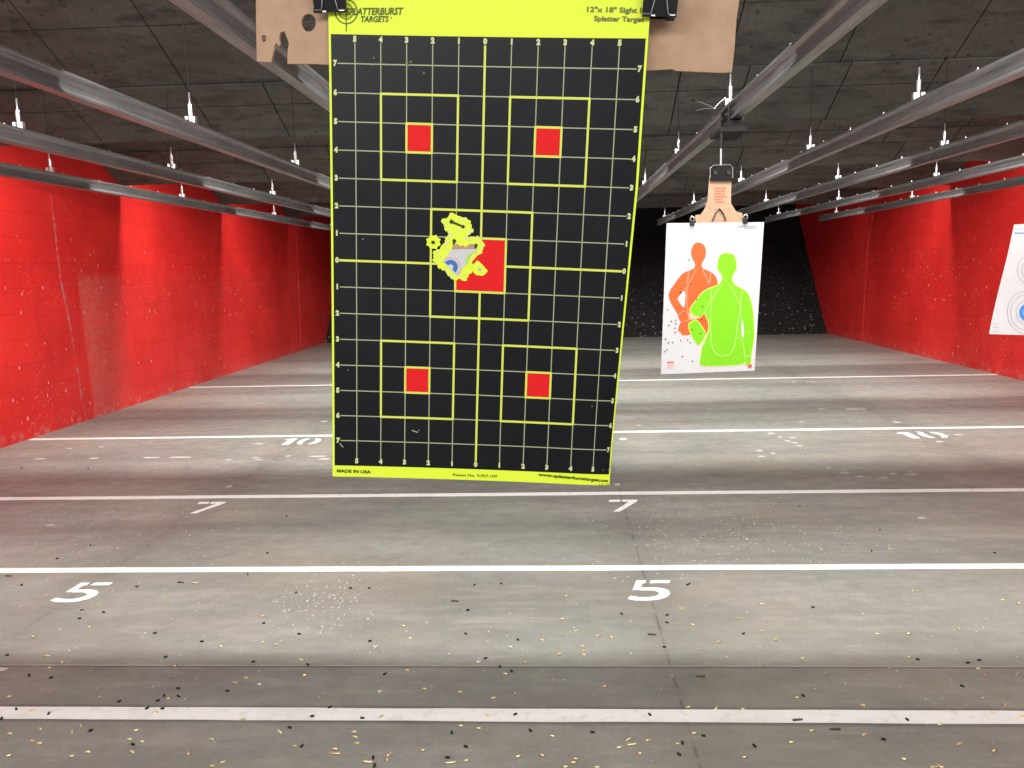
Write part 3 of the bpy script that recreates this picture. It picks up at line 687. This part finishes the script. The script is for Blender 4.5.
fa = I(sm([(203, 482), (222, 468), (240, 462), (262, 492), (280, 522), (264, 556), (248, 574), (230, 556), (214, 520)], 1)); S.poly(fa, M['green'], .0018); S.strip(fa, .010, M['lyellow'], .0015, closed=True)
S.poly(I(sm([(433, 460), (428, 495), (432, 540), (440, 545), (443, 510), (438, 475)], 1)), M['white'], .0022)
S.poly(I([(206, 430), (226, 442), (250, 450), (240, 460), (210, 462)]), M['beige'], .0020)
for pts in ([(350, 310), (322, 345), (303, 385), (298, 430), (300, 555), (310, 595), (330, 617), (352, 625), (380, 615), (400, 585), (409, 530), (413, 480), (425, 430), (422, 395), (400, 350), (374, 310)], [(305, 325), (298, 380), (272, 432)], [(434, 333), (426, 385), (428, 440), (432, 465)], [(432, 545), (443, 600), (446, 640)], [(445, 622), (474, 628)], [(268, 575), (284, 532), (292, 505), (290, 470), (274, 434)]):
    S.strip(I(pts), .011, M['lgreen'], .0024)
for pts in ([(206, 258), (202, 300), (190, 335)], [(238, 248), (216, 290), (200, 330), (198, 380), (204, 430)], [(264, 248), (282, 285), (292, 305)], [(300, 260), (293, 310)], [(166, 440), (185, 422), (205, 440), (206, 465), (178, 470)]):
    S.strip(I(pts), .009, M['lorange'], .0013)
dots = [(208, 209), (214, 309), (192, 318), (172, 346), (118, 419), (124, 486), (134, 468), (152, 464), (152, 478), (148, 498), (149, 516), (109, 545), (121, 561), (139, 560), (173, 551), (202, 550), (214, 562), (115, 591), (106, 599), (180, 621), (222, 643), (222, 505), (240, 375), (264, 406), (190, 432), (262, 462), (275, 470), (256, 523), (170, 345)]
for i, (x, y) in enumerate(dots):
    u, v = inv(x, y); r = .0075; S.poly([(u+math.cos(2*PI*k/8)*r, v+math.sin(2*PI*k/8)*r/1.5) for k in range(8)], M['hole'], .0028)
for (x, y) in ((362, 217), (363, 294), (327, 329), (353, 542), (463, 517), (447, 367), (418, 543), (312, 413), (413, 636), (284, 648), (390, 322), (420, 370)):
    u, v = inv(x, y); r = .008; S.poly([(u+math.cos(2*PI*k/8)*r, v+math.sin(2*PI*k/8)*r/1.5) for k in range(8)], M['lgreen'], .0028)
# small printed lines, too small to read: rows of short dashes
def dashes(s, u0, u1, v, hh, m, seed, h=.0012):
    rnd = random.Random(seed); u = u0
    while u < u1:
        w = rnd.uniform(.006, .014); s.poly([(u, v), (min(u+w, u1), v), (min(u+w, u1), v+hh), (u, v+hh)], m, h); u += w+.004
dashes(S, .73, .93, .022, .010, M['grayink'], 1); dashes(S, .79, .92, .038, .006, M['grayink'], 2); dashes(S, .06, .22, .022, .004, M['grayink'], 3)
for j in range(3): dashes(S, .06, .13, .915+j*.018, .010, M['redink'] if j == 0 else M['pink'], 5+j)
S.poly([(.925, .955), (.965, .955), (.965, .978), (.925, .978)], M['redink'], .0026)
tag(S.mb.build('paper_target', loc=tuple(T2C)), 'white target with orange and lime green human silhouettes hanging down range', 'paper target')

# its cardboard hanger
nrm2 = T2R @ np.array([0, 1, 0])
def p2(px, py, off=.004):
    p0 = T2C+nrm2*off; d = ray(px, py); t = (p0-CAM) @ nrm2/(d @ nrm2); q = T2R.T @ (CAM+d*t-T2C); return q[0], q[2]
T2m = lambda U, V, n: Vector(T2R @ np.array([U, .004-n, V])+T2C)
hc = card('cardboard_hanger', [[p2(*q) for q in ((709.5, 176), (731.3, 175.5), (730.8, 203), (736, 211.5), (742.2, 213), (743, 245), (696, 246), (695.5, 215), (700.5, 214.5), (704.5, 209), (707.6, 201))]], T2m, M['card'], .004, 'brown cardboard hanger with red print above the silhouette target', 'cardboard')
b = MB()
for j, (x0_, x1_) in enumerate(((714, 725.5), (715, 724.5), (714.5, 724), (715, 726), (714, 722), (715.5, 723))):
    y = 187.5+j*2.8; rnd = random.Random(j); x = x0_
    while x < x1_:
        w = rnd.uniform(1, 2); q = [p2(x, y, .0), p2(x+w, y, .0), p2(x+w, y+1.3, .0), p2(x, y+1.3, .0)]; b.add([T2m(U, V, .0035) for U, V in q], [(0, 1, 2, 3)], M['redink']); x += w+.6
for (x, y) in ((709, 208), (724, 209), (728, 208.5), (715, 209)):
    q = [p2(x, y, 0), p2(x+1, y, 0), p2(x+1, y+1, 0), p2(x, y+1, 0)]; b.add([T2m(U, V, .0035) for U, V in q], [(0, 1, 2, 3)], M['redink'])
pr_ = b.build('red_print'); pr_.parent = hc; pr_.matrix_parent_inverse = Matrix.Translation(-hc.location); tag(pr_, 'faded red print')
b = MB(); q = [T2m(*p2(*p), .006) for p in ((712, 221), (715.5, 213), (719.2, 208.5), (723, 213.5), (725.5, 220.5))]; b.tube([tuple(v) for v in q], .004, M['rod'], 6)
wi = b.build('bent_wire'); wi.parent = hc; wi.matrix_parent_inverse = Matrix.Translation(-hc.location)
# black holder and rod
hd = empty('hanger_clamp', tuple(T2m(*p2(720.5, 173), 0))); tag(hd, 'black metal holder on a rod gripping the cardboard of the silhouette target', 'clamp')
def local(o, ob): ob.parent = o; ob.matrix_parent_inverse = Matrix.Translation(-o.location); return ob
b = MB(); ff = [T2m(*p2(*p), n) for n in (-.012, .012) for p in ((709.5, 181), (709.5, 168.5), (712.5, 165.5), (729, 165), (731.5, 167.5), (731.5, 181))]
b.add(ff, [(0, 1, 2, 3, 4, 5), (6, 7, 8, 9, 10, 11)]+[(k, (k+1) % 6, 6+(k+1) % 6, 6+k) for k in range(6)], M['black']); local(hd, b.build('holder_plate'))
b = MB(); q = [T2m(*p2(*p), .014) for p in ((709.3, 178), (709.3, 168.3), (712.3, 165.3), (729, 164.8), (731.7, 167.3), (731.7, 178))]; b.tube([tuple(v) for v in q], .0022, M['zinc'], 6); tag(local(hd, b.build('edge_wire')), 'thin silver wire edge')
for px in (714.5, 727.5):
    b = MB(); c_ = T2m(*p2(px, 172.5), .012); d_ = T2m(*p2(px, 172.5), .018); b.tube([tuple(c_), tuple(d_)], .012, M['rod'], 12); local(hd, b.build('bolt_head'))
b = MB(); c_ = T2m(*p2(720.8, 166), 0); b.tube([tuple(c_), (c_.x, c_.y, c_.z+.10)], .006, M['zinc'], 8); b.tube([(c_.x, c_.y, c_.z+.10), (c_.x, c_.y, 2.70)], .008, M['black'], 8); b.box((c_.x-.015, c_.y-.015, 2.69), (X0+LANE, 5.47, 2.715), M['gap']); tag(local(hd, b.build('rod')), 'silver rod')
def mini_clip(px, py, label):
    c = T2m(*p2(px, py), .0); root = empty('binder_clip', tuple(c)); tag(root, label, 'binder clip', 'small clips on the silhouette target')
    b = MB(); b.box((-.014, -.014, -.022), (.014, .014, .012), M['black']); bevel(b.build('body', root), .003)
    b = MB(); b.tube([(-.010, -.012, .006), (-.011, -.016, .024), (0, -.018, .031), (.011, -.016, .024), (.010, -.012, .006)], .0045, M['zinc'], 8); b.build('handle', root, True)
mini_clip(692, 222, 'small clip at the top left of the silhouette target'); mini_clip(745, 220, 'small clip at the top right of the silhouette target')

# bullseye target at the right edge
a3 = [at_y(1014, 224.5, 6.0), at_y(1100, 221, 6.15), at_y(989, 334, 5.9), at_y(1110, 338, 6.05)]
S = Sheet(*a3, bulge=.012); M['white3'] = m_paper((.50, .485, .495), 'thin_white_paper'); M['ring3'] = mat('pale_grey_ring', (.30, .28, .30), .6); S.base(M['white3'], 10, 14)
def uv3(x, y):
    u = v = .3
    for _ in range(20):
        e = proj(S.P(u, v))-(x, y); J = np.array([(proj(S.P(u+.01, v))-proj(S.P(u, v)))/.01, (proj(S.P(u, v+.01))-proj(S.P(u, v)))/.01]).T
        s = np.linalg.solve(J, -e); u += float(np.clip(s[0], -.3, .3)); v += float(np.clip(s[1], -.3, .3))
    return u, v
for (cx, cy_, rs) in ((1031.5, 270, (14.5, 10)), (1078, 270, (14.5, 10)), (1028, 312.5, (21, 17.5, 12)), (1078, 314, (21, 17.5, 12))):
    for r in rs: S.strip([uv3(cx+r*math.cos(2*PI*k/28), cy_+r*1.05*math.sin(2*PI*k/28)) for k in range(28)], .007, M['ring3'], .0015, closed=True)
for (cx, cy_) in ((1028, 312.5), (1078, 314), (1053, 250)):
    S.poly([uv3(cx+9*math.cos(2*PI*k/24), cy_+9*math.sin(2*PI*k/24)) for k in range(24)], M['blue'], .0016)
    S.poly([uv3(cx+5*math.cos(2*PI*k/20), cy_+5*math.sin(2*PI*k/20)) for k in range(20)], M['lblue'], .0022)
def d3(x0_, x1_, y, hh, m, seed):
    rnd = random.Random(seed); x = x0_
    while x < x1_:
        w = rnd.uniform(.8, 1.8); S.poly([uv3(x, y), uv3(x+w, y), uv3(x+w, y+hh), uv3(x, y+hh)], m, .0015); x += w+.5
d3(1015, 1023, 228.5, .8, M['grayink'], 1); d3(1014.5, 1022, 232.5, 1.4, M['blue'], 2)
d3(993, 996.5, 323.5, .7, M['grayink'], 3); d3(993, 998, 327, .7, M['grayink'], 4); d3(993, 998.5, 331, .8, M['grayink'], 5)
tag(S.mb.build('paper_target', loc=tuple(a3[0])), 'white paper target with blue bullseye rings, cut off by the right edge', 'paper target')
cc = (a3[0]+a3[1])/2
b = MB(); b.box((cc[0]-.12, cc[1]+.006, cc[2]-.06), (cc[0]+.12, cc[1]+.010, cc[2]+.05), M['card']); b.box((cc[0]-.06, cc[1]+.006, cc[2]+.05), (cc[0]+.06, cc[1]+.010, cc[2]+.3), M['card'])
b.tube([(cc[0], cc[1]+.01, cc[2]+.27), (X0+LANE*3, 6.25, RZ-.09)], .008, M['black'], 8)
tag(b.build('cardboard_hanger'), 'cardboard hanger above the bullseye target at the right edge', 'cardboard')

# ------------------------------------------------------------------ spent casings
def casing_mesh(L, R, neck=None):
    b = MB(); n = 12
    p = [(-L/2, 0), (-L/2, R*1.02), (-L/2+.0013, R*1.02), (-L/2+.0015, R*.84), (-L/2+.0026, R*.84), (-L/2+.0032, R)]
    if neck: p += [(-L/2+L*.78, R*.96), (-L/2+L*.86, R*neck), (L/2, R*neck), (L/2, R*neck*.86), (L*.2, R*neck*.8), (L*.2, 0)]
    else: p += [(L/2, R*.96), (L/2, R*.86), (0, R*.82), (0, 0)]
    vs = []; 
    for (x, r) in p:
        for k in range(n): a = 2*PI*k/n; vs.append((x, r*math.cos(a), r*math.sin(a)))
    b.add(vs, [(i*n+k, i*n+(k+1) % n, (i+1)*n+(k+1) % n, (i+1)*n+k) for i in range(len(p)-1) for k in range(n)], M['brass'])
    return b
CL = []
def crop(ox, L):
    for (x, y, k) in L: CL.append((ox+x/3.694, 560+y/3.694, k))
crop(0, [(167,131,'B'),(505,97,'D'),(80,91,'D'),(30,58,'K'),(668,82,'K'),(720,84,'L'),(915,53,'D'),(615,160,'B'),(357,168,'B'),(303,185,'D'),(383,192,'D'),(293,215,'D'),(330,247,'B'),(122,283,'B'),(968,206,'L'),(975,232,'D'),(27,350,'D'),(170,354,'L'),(228,377,'B'),(182,398,'B'),(188,434,'D'),(572,269,'D'),(745,300,'D'),(815,318,'B'),(973,302,'B'),(1018,312,'B'),(612,357,'D'),(645,390,'B'),(935,375,'D'),(658,473,'D'),(660,502,'D'),(606,500,'D'),(583,518,'D'),(624,510,'B'),(440,521,'D'),(867,453,'B'),(910,435,'B'),(957,459,'B'),(840,482,'D'),(35,504,'B'),(60,550,'D'),(118,557,'B'),(180,566,'D'),(573,562,'B'),(600,548,'D'),(543,547,'D'),(898,588,'B'),(5,585,'D'),(150,625,'B'),(37,641,'B'),(268,634,'B'),(335,629,'D'),(300,612,'B'),(120,668,'B'),(147,677,'B'),(505,629,'B'),(480,662,'B'),(527,671,'B'),(490,680,'D'),(488,708,'B'),(35,722,'B'),(325,709,'B'),(265,725,'B'),(783,662,'B'),(695,715,'B'),(823,747,'B'),(785,760,'B'),(107,425,'D')])
crop(250, [(170,120,'D'),(372,103,'D'),(440,103,'D'),(829,91,'D'),(928,86,'D'),(758,151,'K'),(805,184,'D'),(568,244,'B'),(181,272,'D'),(443,298,'D'),(593,289,'B'),(465,322,'B'),(797,271,'D'),(990,293,'D'),(961,322,'B'),(190,369,'B'),(213,385,'D'),(845,377,'B'),(870,362,'D'),(1015,377,'B'),(203,424,'B'),(498,420,'D'),(580,406,'B'),(923,393,'D'),(966,409,'D'),(944,420,'B'),(480,486,'B'),(645,476,'B'),(777,487,'B'),(899,510,'B'),(295,543,'D'),(230,576,'D'),(415,583,'D'),(485,578,'B'),(877,573,'B'),(980,569,'D'),(147,618,'D'),(110,634,'B'),(385,634,'B'),(388,653,'B'),(396,676,'B'),(780,612,'B'),(745,636,'D'),(845,622,'B'),(315,714,'L'),(315,698,'B'),(192,686,'D'),(166,686,'B'),(797,688,'D'),(637,702,'B'),(433,745,'L'),(455,729,'D'),(460,758,'D'),(507,737,'B'),(514,719,'B'),(730,728,'D'),(740,748,'L'),(800,741,'B'),(992,725,'B')])
crop(500, [(246,132,'B'),(231,218,'B'),(449,198,'D'),(672,180,'B'),(693,90,'D'),(617,202,'D'),(617,230,'D'),(562,274,'K'),(712,239,'B'),(878,215,'B'),(963,162,'B'),(965,262,'B'),(900,271,'D'),(808,302,'B'),(1018,293,'B'),(281,262,'B'),(365,280,'B'),(412,287,'B'),(155,295,'B'),(305,319,'B'),(310,350,'B'),(607,320,'D'),(220,347,'B'),(740,429,'K'),(388,467,'B'),(695,543,'B'),(798,548,'B'),(897,550,'B'),(553,570,'D'),(112,628,'D'),(192,650,'B'),(342,635,'D'),(475,662,'B'),(440,692,'B'),(490,681,'L'),(514,714,'B'),(547,666,'B'),(155,721,'B'),(278,734,'B'),(272,748,'B'),(243,763,'B'),(360,765,'B'),(718,640,'B'),(752,648,'D'),(656,678,'B'),(675,674,'D'),(662,717,'D'),(940,685,'D'),(903,728,'B')])
crop(747, [(617,110,'B'),(943,148,'B'),(1002,160,'B'),(243,174,'D'),(482,273,'B'),(598,272,'B'),(783,255,'B'),(206,363,'B'),(599,359,'B'),(631,366,'D'),(816,379,'D'),(858,369,'D'),(853,401,'B'),(880,425,'B'),(795,465,'D'),(186,508,'B'),(207,500,'D'),(427,536,'B'),(950,534,'B'),(912,564,'B'),(1012,577,'B'),(592,588,'D'),(187,590,'K'),(712,607,'B'),(325,624,'K'),(241,630,'B'),(434,643,'B'),(505,661,'D'),(165,673,'B'),(785,679,'B'),(913,704,'B'),(580,735,'B'),(688,764,'B'),(715,763,'B')])
for (x, y, k) in ((348,500,'D'),(413,630,'B'),(590,571,'D'),(620,628,'B'),(935,640,'D'),(565,634,'D'),(12,735,'D'),(693,752,'B'),(190,600,'B')): CL.append((684+x/3.01, 340+y/3.01, k))
for (x, y, k) in ((272,527,'D'),(172,567,'D'),(862,440,'D'),(805,550,'D'),(265,297,'D'),(65,295,'D')): CL.append((x/3.01, 370+y/3.01, k))
proto = {}
def getproto(k):
    if k in proto: return None
    L, R, nk = ((.020, .0052, None) if k in 'BD' else (.043, .0050, .68))
    bb = casing_mesh(L, R, nk); bb.mats[0] = {'B': M['brass'], 'D': M['dark'], 'L': M['brass'], 'K': M['tarn']}[k]
    o = bb.build('spent_casing', smooth=True); proto[k] = (o, R); return o
def ordn(i): return ['first','second','third','fourth','fifth','sixth','seventh','eighth','ninth','tenth','eleventh','twelfth','thirteenth','fourteenth','fifteenth','sixteenth','seventeenth','eighteenth','nineteenth','twentieth'][i]
def band(y):
    if y < 568: return 'beyond the second line'
    if y < 612: return 'level with painted fives'
    if y < 640: return 'just before painted fives'
    if y < 668: return 'just beyond floor joint'
    if y < 707: return 'just beyond nearest line'
    if y < 724: return 'on nearest line'
    if y < 744: return 'just below nearest line'
    return 'along bottom edge'
def third(x): return 'left third' if x < 341 else 'middle third' if x < 683 else 'right third'
KN = {'B': 'short brass casing', 'D': 'short dark casing', 'L': 'long brass casing', 'K': 'long dark casing'}
groups = {}
for c in CL: groups.setdefault((c[2], band(c[1]), third(c[0]) if c[2] in 'BD' else ''), []).append(c)
rnd = random.Random(11); used = []
for (k, bd, th), L in groups.items():
    L.sort()
    for i, (px, py, _) in enumerate(L):
        o = getproto(k)
        if o is None: o = proto[k][0].copy(); C.objects.link(o)
        R = proto[k][1]; p = at_z(px, py, R)
        a = rnd.gauss(0, .45) if k != 'D' else rnd.uniform(0, PI)
        if k in 'LK': a = rnd.gauss(0, .12)
        if rnd.random() < .5: a += PI
        up = k == 'D' and rnd.random() < .12
        P = Vector((p[0], p[1], R*1.02))
        for it in range(6):     # keep neighbours from interpenetrating
            for (q, rr) in used:
                dd = P-q; dd.z = 0
                mn = rr+(.020 if k in 'LK' else .011)
                if dd.length < mn: P += dd.normalized()*(mn-dd.length) if dd.length > 1e-5 else Vector((mn, 0, 0))
        used.append((P.copy(), .010 if k in 'BD' else .018))
        o.location = P; o.rotation_euler = (0, 0, a)
        if k == 'D': o.scale = (.82, .92, .92); o.location.z = R*.95
        where = ', '+ordn(i)+' from left'+('' if not th else ' in the '+th) if len(L) > 1 else (', the only one in the '+th if th else ', the only one there')
        tag(o, KN[k]+' '+bd+where, 'casing', 'spent casings on the floor')

# ------------------------------------------------------------------ light
def area(name, loc, sx, sy_, power, rot=(0, 0, 0), col=(1, .985, .95)):
    l = bpy.data.lights.new(name, 'AREA'); l.shape = 'RECTANGLE'; l.size = sx; l.size_y = sy_; l.energy = power; l.color = col
    o = bpy.data.objects.new(name, l); C.objects.link(o); o.location = loc; o.rotation_euler = rot; return o
for i, yb in enumerate(BAF): area('strip_lamp', ((XL+XR)/2, yb+(.045, .11, .11, .11, .11)[i], 3.85), XR-XL-1.3, (.04, .12, .12, .12, .12)[i], (350, 420, 380, 270, 45)[i], (math.radians((28, 20, 16, 12, 5)[i]), 0, 0)).data.spread = math.radians((170, 150, 150, 150, 140)[i])
area('near_floor_fill', ((XL+XR)/2, 2.3, 3.9), XR-XL-1.3, .3, 230)  # added fill light, out of view, brightens the near floor and softens shadow edges
area('booth_lamp', (-.3, -2.2, 3.0), 6., .5, 95, (math.radians(50), 0, 0), (1, .98, .95))
w = bpy.data.worlds.new('world'); bpy.context.scene.world = w; w.use_nodes = True
w.node_tree.nodes['Background'].inputs[0].default_value = (.9, .93, 1, 1); w.node_tree.nodes['Background'].inputs[1].default_value = .45
sc = bpy.context.scene
sc.view_settings.view_transform = 'Standard'; sc.view_settings.look = 'None'; sc.view_settings.gamma = 1; sc.view_settings.use_curve_mapping = False; sc.view_settings.exposure = 0.38
